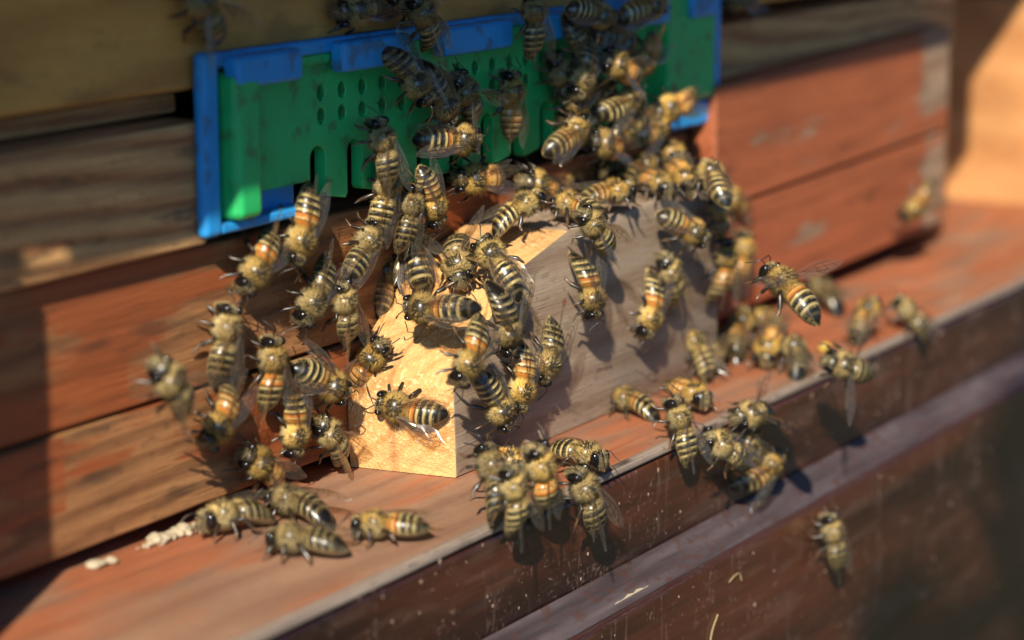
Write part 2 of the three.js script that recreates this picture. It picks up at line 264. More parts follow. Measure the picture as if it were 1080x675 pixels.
/* ------------------------------------------------------------------ crumbs, flecks, straw, and an unseen branch added to shade the lower rail */
const hit = (px, py, axis, value) => { const d = ray(px, py); return EYE.clone().addScaledVector(d, (value - EYE[axis]) / d[axis]); };
function lump(r, seed, sx = 1, sy = 1, sz = 1, detail = 2) {
  const g = mergeVertices(new THREE.IcosahedronGeometry(r, detail).deleteAttribute('uv').deleteAttribute('normal')), p = g.attributes.position;
  for (let i = 0; i < p.count; i++) { const v = V(p.getX(i), p.getY(i), p.getZ(i)), k = 0.72 + 0.56 * fbm(v.x / r * 1.6 + seed * 7.3, v.y / r * 1.6 + v.z / r * 1.9 + seed, 3); p.setXYZ(i, v.x * k * sx, v.y * k * sy, v.z * k * sz); }
  g.computeVertexNormals(); return g;
}
{
  const R = rng(77), fleck = new THREE.MeshStandardMaterial({ color: new THREE.Color(0.27, 0.18, 0.13), roughness: 0.5 });
  const list = [[], []];
  for (let k = 0; k < 620; k++) {
    const low = R() < 0.55, x = -60 + R() * 330, y = low ? -25.5 - Math.pow(R(), 1.3) * 60 : -2 - R() * 16, r = 0.06 + 0.24 * Math.pow(R(), 4);
    list[low ? 1 : 0].push(lump(r, k % 11, 1 + 0.4 * R(), 1 + 1.2 * R(), 0.55, 1).translate(x, y, low ? 48.85 : 41.25));
  }
  for (const [k, name] of [[0, 'front_rail'], [1, 'lower_rail']]) { const o = mesh('fleck', mergeGeometries(list[k]), fleck, hive.children.find((c) => c.name === name)); o.userData.kind = 'stuff'; }
  const wax = new THREE.MeshPhysicalMaterial({ color: new THREE.Color(0.44, 0.36, 0.24), roughness: 0.6 });
  for (const [name, label, px, n, len] of [['wax_crumb', 'ragged clump of whitish wax crumbs in the joint between wall and landing board', [[134, 572], [196, 551]], 70, 1.5], ['wax_crumb', 'small flat whitish wax crumb farther along the joint, away from the bees', [[82, 592], [98, 586]], 16, 1.2]]) {
    const o = thing(name, label, 'wax crumb'), gs = [];
    for (let k = 0; k < n; k++) { const t = clamp(0.5 + 0.5 * Math.sin(k * 1.9) * R() + 0.2 * (R() - 0.5)), p = hit(lerp(px[0][0], px[1][0], t), lerp(px[0][1], px[1][1], t), 'y', 0.6), r = len * (0.12 + 0.75 * Math.pow(R(), 2.5)); gs.push(lump(r, k * 1.7, 0.8 + 1.1 * R(), 0.4 + 0.5 * R(), 0.7 + R(), 3).rotateY(R() * 3).translate(p.x + (R() - 0.5) * 4, 0.2 + r * 0.35 + R() * 0.5, Math.max(0.9, p.z + 2.4 + (R() - 0.5) * 4))); }
    mesh('wax', mergeGeometries(gs), wax, o);
  }
  const straw = new THREE.MeshStandardMaterial({ color: new THREE.Color(0.36, 0.26, 0.12), roughness: 0.7 });
  for (const [label, pts] of [['short pale straw stuck upright on the lower dark rail', [[748, 684], [751, 666], [757, 648]]], ['thin kinked straw stuck on the lower dark rail below the chamfer', [[769, 614], [775, 607], [780, 605], [782, 612]]]]) {
    const o = thing('straw', label, 'straw'), c = new THREE.CatmullRomCurve3(pts.map(([x, y]) => hit(x, y, 'z', 49.15)));
    mesh('stalk', new THREE.TubeGeometry(c, 20, 0.15, 6), straw, o);
  }
  const po = thing('pollen_crumb', 'bright yellow pollen crumb on the landing board near the rail edge', 'pollen'), p = hit(870, 366, 'y', 0.8);
  mesh('pollen', lump(1.15, 4, 1.2, 0.8, 1).translate(p.x, 0.8, p.z), new THREE.MeshStandardMaterial({ color: new THREE.Color(0.75, 0.52, 0.05), roughness: 0.8 }), po);
  const chip = thing('paint_chip', 'thin whitish flake stuck on the rail chamfer', 'flake'), q = hit(672, 608, 'z', 48);
  const fs = new THREE.Shape(); for (let k = 0; k < 26; k++) { const t = k / 26 * 6.2832, r = 0.55 + 0.6 * R(); fs[k ? 'lineTo' : 'moveTo'](7.5 * Math.cos(t) * (0.75 + 0.25 * R()), 0.8 * Math.sin(t) * r); }
  mesh('flake', new THREE.ExtrudeGeometry(fs, { depth: 0.12, bevelEnabled: false }).rotateX(-1.0).translate(q.x, -22.55, 47.1), wax, chip);
}
{
  const R = rng(5), leafMat = new THREE.MeshPhysicalMaterial({ color: new THREE.Color(0.07, 0.13, 0.03), roughness: 0.55, transmission: 0.25, thickness: 0, side: THREE.DoubleSide });
  const twigMat = new THREE.MeshStandardMaterial({ color: new THREE.Color(0.12, 0.08, 0.05), roughness: 0.9 });
  const o = thing('added_branch', 'leafy green branch, unseen, added in front of the hive to shade the lower rail', 'branch');
  const leaf = () => { const s = new THREE.Shape(); s.moveTo(0, 0); s.quadraticCurveTo(11, 10, 0, 34); s.quadraticCurveTo(-11, 10, 0, 0); const g = new THREE.ShapeGeometry(s, 8), p = g.attributes.position; for (let i = 0; i < p.count; i++) p.setZ(i, 0.02 * p.getX(i) ** 2 - 0.004 * p.getY(i) ** 2); g.computeVertexNormals(); return g; };
  const pts = [];
  while (pts.length < 46) { const x = 890 + R() * 300, y = 450 + R() * 320; if (y - 675 < (x - 915) * -1.1) continue; pts.push(hit(x, y, 'z', 48.8).addScaledVector(SUN, 850 + R() * 160)); }  // leaves set back along the sun from the wanted shadow area
  const tip = pts.reduce((a, b) => a.add(b), V(0, 0, 0)).divideScalar(pts.length), root = tip.clone().add(V(-160, 420, 330));
  const main = new THREE.CatmullRomCurve3([root, root.clone().lerp(tip, 0.5).add(V(20, 30, 0)), tip]);
  const gs = [new THREE.TubeGeometry(main, 20, 4, 6).toNonIndexed()], ls = [];
  for (const p of pts) { gs.push(new THREE.TubeGeometry(new THREE.LineCurve3(main.getPoint(0.75 + 0.25 * R()), p), 2, 1.0, 5).toNonIndexed()); ls.push(leaf().scale(1.15, 1.15, 1.15).rotateX(R() * 6).rotateY(R() * 6).rotateZ(R() * 6).translate(p.x, p.y, p.z)); }
  mesh('twig', mergeGeometries(gs), twigMat, o); mesh('leaves', mergeGeometries(ls), leafMat, o).userData.kind = 'stuff';
}

/* ------------------------------------------------------------------ honeybees */
const BLACK = [0.010, 0.008, 0.006], AMBER = [0.46, 0.145, 0.016], CREAM = [0.56, 0.43, 0.17], BROWN = [0.055, 0.034, 0.018];
const STYLES = {
  orange: { seg: [AMBER, AMBER, BLACK, BLACK, BLACK, BLACK], band: [0.25, 0.6, 0.9, 0.9, 0.8, 0.1], fur: [0.7, 0.44, 0.11] },
  black: { seg: [BROWN, BLACK, BLACK, BLACK, BLACK, BLACK], band: [0.4, 0.95, 1, 1, 0.9, 0.15], fur: [0.66, 0.45, 0.14] },
  dusky: { seg: [[0.05, 0.035, 0.02], [0.03, 0.022, 0.014], BLACK, BLACK, BLACK, BLACK], band: [0.1, 0.45, 0.5, 0.45, 0.3, 0], fur: [0.56, 0.39, 0.14] },
  golden: { seg: [AMBER, [0.42, 0.18, 0.04], [0.3, 0.12, 0.03], BROWN, BLACK, BLACK], band: [0.4, 0.7, 0.7, 0.7, 0.6, 0.2], fur: [0.76, 0.46, 0.1] },
};
const ST = [ // x, y centre, half width, half height, region (0 head, 1 thorax, 2 abdomen)
  [5.6, 2.25, 0.05, 0.05], [5.5, 2.25, 0.75, 0.95], [5.2, 2.3, 1.35, 1.45], [4.75, 2.4, 1.7, 1.65], [4.3, 2.5, 1.6, 1.5], [3.95, 2.6, 1.0, 0.95], [3.75, 2.65, 0.6, 0.55],
  [3.5, 2.75, 1.1, 1.05], [3.05, 2.9, 1.75, 1.65], [2.4, 3.0, 2.08, 1.95], [1.7, 3.0, 2.12, 2.02], [1.0, 2.9, 1.88, 1.8], [0.5, 2.75, 1.3, 1.25], [0.22, 2.65, 0.6, 0.55],
  [0.0, 2.65, 1.0, 0.95], [-0.5, 2.7, 1.65, 1.5], [-1.2, 2.72, 2.02, 1.82], [-2.2, 2.7, 2.22, 1.98], [-3.4, 2.58, 2.16, 1.92], [-4.6, 2.4, 1.86, 1.68], [-5.5, 2.2, 1.42, 1.28], [-6.15, 2.03, 0.9, 0.82], [-6.5, 1.95, 0.42, 0.38], [-6.62, 1.92, 0.02, 0.02],
];
const cat = (a, b, c, d, t) => 0.5 * (2 * b + (c - a) * t + (2 * a - 5 * b + 4 * c - d) * t * t + (3 * b - a - 3 * c + d) * t * t * t);
const TERG = [0, 0.16, 0.33, 0.5, 0.66, 0.82, 1.0001];
function beeBody(style, R, droop, legSeed, bend = 0, tone = 1) {
  const S = STYLES[style], SEG = 22, rings = [];
  for (let i = 0; i < ST.length - 1; i++) {
    const n = ST[i][0] <= 0.01 ? 6 : 3;
    for (let k = 0; k < n; k++) {
      const t = k / n, q = [0, 1, 2, 3].map((j) => cat(ST[Math.max(0, i - 1)][j], ST[i][j], ST[i + 1][j], ST[Math.min(ST.length - 1, i + 2)][j], t));
      rings.push(q);
    }
  }
  rings.push(ST[ST.length - 1].slice());
  const pos = [], nor = [], col = [], idx = [], info = [];
  rings.forEach((q, i) => {
    let [x, y, rz, ry] = q; rz = Math.max(rz, 0.02); ry = Math.max(ry, 0.02);
    const ab = x <= 0.05 ? clamp((0.05 - x) / 6.68) : -1; let seg = -1, u = 0, f = 1;
    if (ab >= 0) { seg = 0; while (ab >= TERG[seg + 1]) seg++; u = (ab - TERG[seg]) / (TERG[seg + 1] - TERG[seg]); f = 0.975 + 0.05 * u; y -= droop * ab * ab * 2.2; }
    for (let j = 0; j <= SEG; j++) {
      const a = j / SEG * 6.2832, ca = Math.cos(a), sa = Math.sin(a);      // a = 0 on top
      let yy = ca * ry * f, zz = sa * rz * f; const zb = ab > 0 ? bend * ab * ab : x > 3.6 ? -bend * 0.25 * (x - 3.6) : 0; if (ab >= 0 && ca < 0) yy *= 0.86;
      if (x > 3.9 && ca < 0) yy *= 1.12;
      pos.push(x, y + yy, zz + zb);
      let c;
      const belly = sst(-0.15, -0.5, ca);
      if (ab >= 0) {
        const b = S.band[seg], cream = (1 - sst(0.2, 0.36, u + 0.05 * Math.sin(a * 5 + seg))) * b, edge = sst(0.86, 0.95, u);
        c = mix3(S.seg[seg], BLACK, edge * 0.9);
        if (seg < 3) c = mix3(c, BLACK, 0.8 * sst(0.6, 0.72, u) * (seg === 0 ? 0.5 : 1));
        c = mix3(c, CREAM, cream * 0.9); c = mix3(c, [0.22, 0.15, 0.075], belly * 0.75);
      } else if (x > 3.8) c = mix3(BLACK, [0.1, 0.08, 0.045], sst(5.0, 5.4, x) * 0.8);
      else c = mix3([0.035, 0.026, 0.014], [0.16, 0.11, 0.05], sst(0.3, -0.3, ca));
      col.push(...mul3(c, (0.9 + 0.2 * R()) * (0.6 + 0.4 * tone))); info.push([x, ca, ab, seg, u]);
    }
    if (i) for (let j = 0; j < SEG; j++) { const A = (i - 1) * (SEG + 1) + j, B = A + SEG + 1; idx.push(A, B, A + 1, B, B + 1, A + 1); }
  });
  const g = new THREE.BufferGeometry();
  g.setAttribute('position', new THREE.Float32BufferAttribute(pos, 3)); g.setAttribute('color', new THREE.Float32BufferAttribute(col, 3)); g.setIndex(idx); g.computeVertexNormals();
  { const n = g.attributes.normal, C = SEG + 1; for (let i = 0; i < rings.length; i++) { const a = i * C, b = a + SEG, v = V(n.getX(a) + n.getX(b), n.getY(a) + n.getY(b), n.getZ(a) + n.getZ(b)).normalize(); n.setXYZ(a, v.x, v.y, v.z); n.setXYZ(b, v.x, v.y, v.z); }
    for (let j = 0; j <= SEG; j++) { n.setXYZ(j, 1, 0, 0); n.setXYZ((rings.length - 1) * C + j, -1, 0, 0); } }
  // limbs: tapered chains rooted inside the body
  const limbs = [];
  const chain = (pts, rad, cols, sides = 6) => {
    const P = [], C = [], I = [];
    pts.forEach((p, i) => {
      const d = pts[Math.min(i + 1, pts.length - 1)].clone().sub(pts[Math.max(i - 1, 0)]).normalize();
      const s1 = d.clone().cross(Math.abs(d.y) < 0.9 ? V(0, 1, 0) : V(1, 0, 0)).normalize(), s2 = d.clone().cross(s1);
      for (let k = 0; k < sides; k++) { const a = k / sides * 6.2832, q = p.clone().addScaledVector(s1, Math.cos(a) * rad[i]).addScaledVector(s2, Math.sin(a) * rad[i]); P.push(q.x, q.y, q.z); C.push(...cols[i]); }
      if (i) for (let k = 0; k < sides; k++) { const A = (i - 1) * sides + k, A2 = (i - 1) * sides + (k + 1) % sides; I.push(A, A2, A + sides, A2, A2 + sides, A + sides); }
    });
    const c = new THREE.BufferGeometry(); c.setAttribute('position', new THREE.Float32BufferAttribute(P, 3)); c.setAttribute('color', new THREE.Float32BufferAttribute(C, 3)); c.setIndex(I); c.computeVertexNormals(); limbs.push(c);
  };
  const L = rng(legSeed), LEG = [0.022, 0.014, 0.008], TAR = [0.1, 0.055, 0.025];
  for (const s of [-1, 1]) {
    for (let k = 0; k < 3; k++) {
      const root = V([2.9, 1.9, 1.0][k], 1.55, s * 0.9), j = () => (L() - 0.5) * 0.9;
      const out = [[1.7, 1.5], [0.1, 2.4], [-1.9, 2.0]][k], reach = [[2.6, 2.5], [0.4, 3.9], [-3.4, 3.2]][k];
      const lift = L() < 0.12 ? 1.2 : 0;
      const knee = V(root.x + out[0] * 0.6 + j() * 0.5, 2.1 + L() * 0.7, root.z + s * out[1] * 0.75), ank = V(root.x + reach[0] * 0.72 + j(), 0.75 + lift, s * (0.9 + reach[1] * 0.68) + j() * 0.4), toe = V(root.x + reach[0] + j(), 0.1 + lift, s * (0.9 + reach[1] * 0.86) + j() * 0.5);
      const w = k === 2 ? 1.45 : 1;
      chain([root, root.clone().lerp(knee, 0.5).add(V(0, 0.12, 0)), knee, knee.clone().lerp(ank, 0.25), knee.clone().lerp(ank, 0.8), ank, ank.clone().lerp(toe, 0.5), toe], [0.34, 0.32, 0.22, 0.23 * w, 0.31 * w, 0.19 * w, 0.18 * w, 0.07], [LEG, LEG, LEG, LEG, LEG, TAR, TAR, TAR]);
    }
    const a0 = V(5.35, 3.1, s * 0.35), a1 = V(6.1, 3.75 + j2(L), s * 0.95), a2 = V(7.1, 3.0 + j2(L), s * (1.35 + 0.5 * L())), a3 = V(7.9, 2.2 + j2(L), s * (1.5 + 0.7 * L()));
    chain([a0, a1, a2, a3], [0.1, 0.09, 0.105, 0.085], [BLACK, BLACK, BROWN, BROWN], 5);
    chain([V(5.3, 1.2, s * 0.45), V(5.6, 0.75, s * 0.3), V(5.5, 0.45, s * 0.1)], [0.22, 0.16, 0.06], [BROWN, [0.2, 0.1, 0.04], [0.2, 0.1, 0.04]], 5);
  }
  const body = mergeGeometries([g, ...limbs]);
  // fur: one thin blade per hair, carrying the skin's normal
  const fp = [], fn = [], fc = [], hair = (i, len, width, lean, tint, jit = 0.5) => {
    const at = (A, k) => V(A.getX(k), A.getY(k), A.getZ(k)), C = SEG + 1, i2 = i % C < SEG ? i + 1 : i - 1, i3 = i + C < info.length ? i + C : i - C, ua = R(), ub = R();
    const blend = (A) => at(A, i).addScaledVector(at(A, i2).sub(at(A, i)), ua).addScaledVector(at(A, i3).sub(at(A, i)), ub);
    const p = blend(g.attributes.position), n = blend(g.attributes.normal).normalize();
    const d = n.clone().add(V(-lean, 0, 0)).add(V((R() - 0.5) * jit, (R() - 0.5) * jit, (R() - 0.5) * jit)).normalize();
    const s1 = d.clone().cross(V(R() - 0.5, R() - 0.5, R() - 0.5)).normalize(), s2 = d.clone().cross(s1), r = width * 0.5;
    p.addScaledVector(n, -0.06);
    const tip = p.clone().addScaledVector(d, len), nn = n.clone().multiplyScalar(0.75).addScaledVector(d, 0.35).normalize();
    const k = tone * (0.45 + 0.8 * R()), ring = [0, 1, 2].map((q) => p.clone().addScaledVector(s1, r * Math.cos(q * 2.094)).addScaledVector(s2, r * Math.sin(q * 2.094)));
    for (let q = 0; q < 3; q++) for (const w of [ring[q], ring[(q + 1) % 3], tip]) { fp.push(w.x, w.y, w.z); fn.push(nn.x, nn.y, nn.z); fc.push(tint[0] * k, tint[1] * k, tint[2] * k); }
  };
  const pick = (test) => { const a = []; info.forEach((q, i) => { if (test(...q)) a.push(i); }); return a; };
  const pale = mix3(S.fur, [0.62, 0.5, 0.26], 0.6);
  const spread = (list, n, f) => { for (let k = 0; k < n && list.length; k++) f(list[Math.floor(R() * list.length)]); };
  const th = pick((x, ca, ab) => ab < 0 && x < 3.55 && x > 0.25), bald = (i) => Math.hypot((info[i][0] - 1.95) / (1.0 + 0.35 * tone), (1 - info[i][1]) / 0.3) < 1;
  spread(th, 3300, (i) => { if (bald(i) && R() < 0.9) return; hair(i, 0.5 + 0.6 * R(), 0.07, 0.3, info[i][1] < -0.1 ? pale : S.fur, 0.7); });
  spread(pick((x, ca) => x > 3.75 && x < 5.35 && (ca > 0.72 || ca < -0.6)), 260, (i) => hair(i, 0.3 + 0.35 * R(), 0.065, -0.2, pale, 0.9));
  spread(pick((x, ca) => x > 5.15), 260, (i) => hair(i, 0.2 + 0.25 * R(), 0.05, 0.1, pale, 1.0));
  spread(pick((x, ca, ab, seg, u) => ab >= 0 && seg === 0), 480, (i) => hair(i, 0.35 + 0.45 * R(), 0.07, 0.6, S.fur, 0.6));
  spread(pick((x, ca, ab, seg, u) => seg >= 1 && seg < 5 && u < 0.4), 900, (i) => { if (R() < STYLES[style].band[info[i][3]] + 0.1) hair(i, 0.2 + 0.15 * R(), 0.06, 1.4, CREAM, 0.4); });
  spread(pick((x, ca, ab, seg) => seg >= 1 && Math.abs(ca) < 0.45), 420, (i) => hair(i, 0.25 + 0.25 * R(), 0.045, 0.9, pale, 0.6));
  const fg = new THREE.BufferGeometry();
  fg.setAttribute('position', new THREE.Float32BufferAttribute(fp, 3)); fg.setAttribute('normal', new THREE.Float32BufferAttribute(fn, 3)); fg.setAttribute('color', new THREE.Float32BufferAttribute(fc, 3));
  return { body, fur: fg };
}
function j2(L) { return (L() - 0.5) * 0.9; }
const chitin = new THREE.MeshPhysicalMaterial({ vertexColors: true, roughness: 0.34, specularIntensity: 1, clearcoat: 0.25, clearcoatRoughness: 0.2 });
const furMat = new THREE.MeshStandardMaterial({ vertexColors: true, roughness: 0.75, side: THREE.DoubleSide });
const eyeMat = new THREE.MeshPhysicalMaterial({ color: new THREE.Color(0.006, 0.005, 0.005), roughness: 0.16 });
const wingMat = (() => {
  const W = 256, H = 96, d = new Uint8Array(W * H * 4), veins = [[[0, .5], [.3, .2], [.7, .1], [1, .35]], [[0, .5], [.35, .3], [.7, .22]], [[0, .52], [.3, .45], [.6, .5], [.95, .62]], [[.1, .5], [.35, .7], [.6, .78]], [[.35, .3], [.42, .47]], [[.55, .25], [.6, .5]], [[.42, .47], [.4, .7]], [[.6, .5], [.6, .78]], [[.7, .22], [.8, .55]], [[.8, .55], [.78, .8]], [[.35, .7], [.5, .95]]];
  const near = (x, y) => { let m = 9; for (const l of veins) for (let i = 1; i < l.length; i++) { const [ax, ay] = l[i - 1], [bx, by] = l[i], dx = (bx - ax) * 2.8, dy = by - ay, t = clamp(((x - ax) * 2.8 * dx + (y - ay) * dy) / (dx * dx + dy * dy)); m = Math.min(m, Math.hypot((x - ax) * 2.8 - dx * t, y - ay - dy * t)); } return m; };
  for (let j = 0; j < H; j++) for (let i = 0; i < W; i++) { const v = sst(0.03, 0.012, near(i / W, j / H)), c = mix3([0.9, 0.85, 0.74], [0.3, 0.17, 0.07], v * 0.9), k = (j * W + i) * 4; for (let q = 0; q < 3; q++) d[k + q] = enc(c[q]); d[k + 3] = 255; }
  const t = dataTex(d, W, H, true);
  return new THREE.MeshPhysicalMaterial({ map: t, transmission: 0.97, thickness: 0, roughness: 0.2, ior: 1.5, specularIntensity: 0.9, side: THREE.DoubleSide });
})();
function wingGeo(len, wid, seed) {
  const nu = 14, nv = 6, P = [], U = [], I = [];
  for (let i = 0; i <= nu; i++) { const t = i / nu, w = wid * Math.pow(Math.sin(Math.PI * Math.pow(0.02 + 0.96 * t, 0.78)), 0.72) * (0.55 + 0.55 * t), lead = -0.22 * wid * Math.sin(Math.PI * t * 0.9);
    for (let j = 0; j <= nv; j++) { const v = j / nv; P.push(-t * len, 0.16 * Math.sin(Math.PI * v) + 0.06 * Math.sin(t * 11 + v * 5 + seed) * t - 0.25 * t * t, lead + (v - 0.12) * w); U.push(t, v); }
    if (i) for (let j = 0; j < nv; j++) { const A = (i - 1) * (nv + 1) + j, B = A + nv + 1; I.push(A, A + 1, B, B, A + 1, B + 1); } }
  const g = new THREE.BufferGeometry(); g.setAttribute('position', new THREE.Float32BufferAttribute(P, 3)); g.setAttribute('uv', new THREE.Float32BufferAttribute(U, 2)); g.setIndex(I); g.computeVertexNormals(); return g;
}
const fore = wingGeo(9.2, 3.1, 1).scale(MM, MM, MM), hind = wingGeo(6.4, 2.3, 2.5).scale(MM, MM, MM);
const eyeGeo = (s) => new THREE.SphereGeometry(1, 14, 10).scale(0.8, 1.25, 0.62).rotateY(s * 0.32).rotateX(s * 0.12).translate(4.72, 2.66, s * 1.42).scale(MM, MM, MM);
const eyes = [eyeGeo(-1), eyeGeo(1)];
const WINGS = { closed: [2, -4, 20], vee: [11, -2, 20], open: [32, 6, 14], spread: [80, 10, 4] };
function makeBee(style, pose, variant) {
  const R = rng(900 + variant * 77 + style.length * 13), bee = new THREE.Group();
  const { body, fur } = beeBody(style, R, [0.25, 0.7, -0.15, 1.1, 0.5][variant % 5], 31 + variant * 7 + pose.length, [0.2, -0.9, 0.7, -0.3, 1.3][variant % 5], [0.8, 1.1, 0.95, 0.68, 1.2][variant % 5]);
  mesh('body', body, chitin, bee); mesh('fur', fur, furMat, bee).userData.kind = 'stuff';
  for (const k of [0, 1]) mesh('eye', eyes[k], eyeMat, bee, false);
  const [openA, lift, roll] = WINGS[pose];
  for (const s of [-1, 1]) for (const h of [0, 1]) {
    const w = mesh('wing', h ? hind : fore, wingMat, bee, false), a = (openA + (h ? 9 : 0) + (R() - 0.5) * 9) * Math.PI / 180;
    w.position.set((h ? 0.7 : 1.35) * MM, (4.55 - h * 0.18 + (s > 0 ? 0.12 : 0)) * MM, s * (h ? 1.25 : 1.3) * MM);
    w.rotation.set(-s * roll * Math.PI / 180 * (1 + 0.3 * (R() - 0.5)), s * a, -(lift + (R() - 0.5) * 5) * Math.PI / 180, 'YZX');
    w.scale.z = -s * (openA > 40 ? 1 : 1) ; 
    if (s > 0) w.scale.z = -1; else w.scale.z = 1;
  }
  return bee;
}
const protos = new Map();
function proto(style, pose, variant) { const k = style + pose + variant; if (!protos.has(k)) protos.set(k, makeBee(style, pose, variant)); return protos.get(k); }
const SURF = { // a point of the plane and its normal, mm
  wall: [V(0, 0, 0), V(0, 0, 1)], box: [V(0, 0, 2), V(0, 0, 1)], board: [V(0, 0, 7), V(0, 0, 1)], end: [V(-0.2, 0, 0), V(-1, 0, 0)], slope: [V(8, 26.5, 0), V(-0.62, 0.78, 0).normalize()],
  face: [V(0, 0, 21), V(0, 0, 1)], top: [V(60, 39.5, 0), V(0, 1, 0)], landing: [V(0, 0, 0), V(0, 1, 0)], rail: [V(0, 0, 41.3), V(0, 0, 1)], low: [V(0, 0, 48.9), V(0, 0, 1)], frame: [V(0, 0, 4.2), V(0, 0, 1)], lip: [V(0, 79, 0), V(0, 0.7, 0.7).normalize()],
  edge: [V(0, 0, 41), V(0, 0.6, 0.8).normalize()],
};
const toPx = (p) => { const q = p.clone().sub(EYE), d = q.dot(view); return [PW / 2 + FPX * q.dot(right) / d, PH / 2 - FPX * q.dot(up) / d]; };
let beeCount = 0;
function bee(style, pose, surf, hx, hy, tx, ty, label, { h = 0, tilt = 24, roll = 0, size = 1.04 + 0.13 * hash(hx | 0, ty | 0), group } = {}) {
  const [p0, n] = SURF[surf], off = p0.clone().addScaledVector(n, 2.7 * size + h);
  const onPlane = (px, py) => { const d = ray(px, py), t = off.clone().sub(EYE).dot(n) / d.dot(n); return EYE.clone().addScaledVector(d, t); };
  const mid = onPlane((hx + tx) / 2, (hy + ty) / 2), e = 0.02;
  const mx = (hx + tx) / 2, my = (hy + ty) / 2, flat = onPlane(mx + (hx - tx) * e, my + (hy - ty) * e).sub(onPlane(mx - (hx - tx) * e, my - (hy - ty) * e)).normalize();
  const img = right.clone().multiplyScalar(hx - tx).addScaledVector(up, -(hy - ty)).normalize(), want = Math.hypot(hx - tx, hy - ty);
  const length = (d) => { const a = toPx(mid.clone().addScaledVector(d, 6.2 * size)), b = toPx(mid.clone().addScaledVector(d, -6.2 * size)); return Math.hypot(a[0] - b[0], a[1] - b[1]); };
  let dir = flat.clone();
  for (let k = 0.05; k <= 1 && length(dir) < want * 0.95; k += 0.05) { const d = flat.clone().lerp(img, k).normalize(); if (Math.abs(Math.asin(d.dot(n))) > tilt * Math.PI / 180) break; dir = d; }
  const slant = Math.abs(dir.dot(n));
  const u = n.clone().addScaledVector(dir, -n.dot(dir)).normalize(), side = dir.clone().cross(u);
  if (roll) { const a = roll * Math.PI / 180; u.multiplyScalar(Math.cos(a)).addScaledVector(side, Math.sin(a)); side.copy(dir).cross(u); }
  const variant = (beeCount++ * 7) % 5, o = proto(style, pose, variant).clone();
  o.name = numbered('honeybee'); o.userData = { label, category: 'honeybee' }; o.userData.group = group ?? 'honeybees crowding round the hive entrance';
  o.quaternion.setFromRotationMatrix(new THREE.Matrix4().makeBasis(dir, u, side)); o.scale.setScalar(size);
  const p = mid.clone().addScaledVector(dir, 0.7 * size).addScaledVector(u, -2.7 * size).addScaledVector(n, slant * 3.2);
  o.position.copy(p).multiplyScalar(MM); scene.add(o); return o;
}
// pixel of the head, pixel of the tail, on the surface named
bee('orange', 'vee', 'wall', 256, 308, 297, 238, 'orange-banded honeybee crawling head down on the wall below the frame corner', { h: 1 });
bee('orange', 'closed', 'wall', 311, 274, 331, 198, 'orange-banded honeybee with its tail raised against the blue lower corner of the frame', { h: 2.5 });
bee('dusky', 'vee', 'wall', 243, 322, 229, 408, 'dusky honeybee climbing head up on the red-stained wall plank');
bee('dusky', 'open', 'wall', 168, 388, 206, 436, 'dusky honeybee hovering off the wall above the long crack', { h: 12, tilt: 60 });
bee('golden', 'closed', 'wall', 218, 470, 256, 402, 'golden honeybee heading down the wall just above the long crack', { h: 1 });
bee('orange', 'vee', 'wall', 288, 360, 284, 434, 'orange-banded honeybee climbing head up amid the cluster on the wall', { h: 1.5 });
bee('orange', 'vee', 'wall', 364, 418, 306, 380, 'orange-banded honeybee lying across the wall beside the pale block end, head lowest', { h: 2, tilt: 45 });
bee('orange', 'closed', 'wall', 310, 480, 312, 404, 'orange-banded honeybee heading straight down the wall above the dark joint', { h: 1.5 });
bee('dusky', 'vee', 'wall', 335, 444, 372, 488, 'grey dusky honeybee tucked between the wall and the pale block end', { h: 1, tilt: 45 });
bee('golden', 'closed', 'wall', 255, 478, 308, 512, 'golden honeybee resting on the wall over the dark joint, head toward the crack', { h: 0.5, tilt: 45 });
bee('dusky', 'vee', 'wall', 322, 334, 350, 276, 'dark honeybee with shining folded wings heading down the wall', { h: 1 });
bee('dusky', 'closed', 'wall', 394, 246, 368, 290, 'dark honeybee with a bare glossy back below the slider teeth', { h: 1.5 });
bee('dusky', 'vee', 'wall', 360, 300, 370, 366, 'dark honeybee with spread glinting wings against the block edge', { h: 3 });
bee('golden', 'closed', 'slope', 412, 270, 399, 338, 'amber honeybee crawling up the worn upper slope of the block', { h: 0, tilt: 40 });
bee('black', 'vee', 'slope', 432, 236, 448, 312, 'boldly black and cream banded honeybee climbing from the block toward the slots', { h: 2, tilt: 50 });
bee('dusky', 'closed', 'wall', 436, 202, 426, 262, 'dusky honeybee with glinting wings on the wall under the teeth', { h: 4 });
bee('golden', 'closed', 'wall', 459, 226, 449, 184, 'golden honeybee facing down from the slider slots', { h: 4 });
bee('black', 'closed', 'wall', 408, 188, 400, 236, 'black and cream honeybee backing out below a slot', { h: 2 });
bee('dusky', 'open', 'slope', 487, 298, 476, 240, 'dusky honeybee facing down the block slope with raised wings', { h: 1, tilt: 40 });
bee('orange', 'closed', 'end', 426, 324, 498, 327, 'orange-banded honeybee lying level across the top of the pale block end', { h: 1 });
bee('golden', 'closed', 'end', 403, 362, 366, 414, 'amber honeybee crossing the pale block end with its head at the bare middle', { h: 0 });
bee('orange', 'vee', 'end', 397, 422, 476, 443, 'orange-banded honeybee lying level on the bare lower part of the pale block end', { h: -0.2 });
bee('black', 'closed', 'top', 574, 212, 510, 250, 'black and cream honeybee stepping over the upper rim of the block', { h: 0, tilt: 40 });
bee('black', 'closed', 'slope', 506, 256, 555, 316, 'black and cream honeybee hanging over the edge between pale slope and grey face', { h: 2.5, tilt: 60 });
bee('dusky', 'open', 'face', 538, 373, 530, 298, 'dusky honeybee with opened wings heading down past the block edge', { h: 4 });
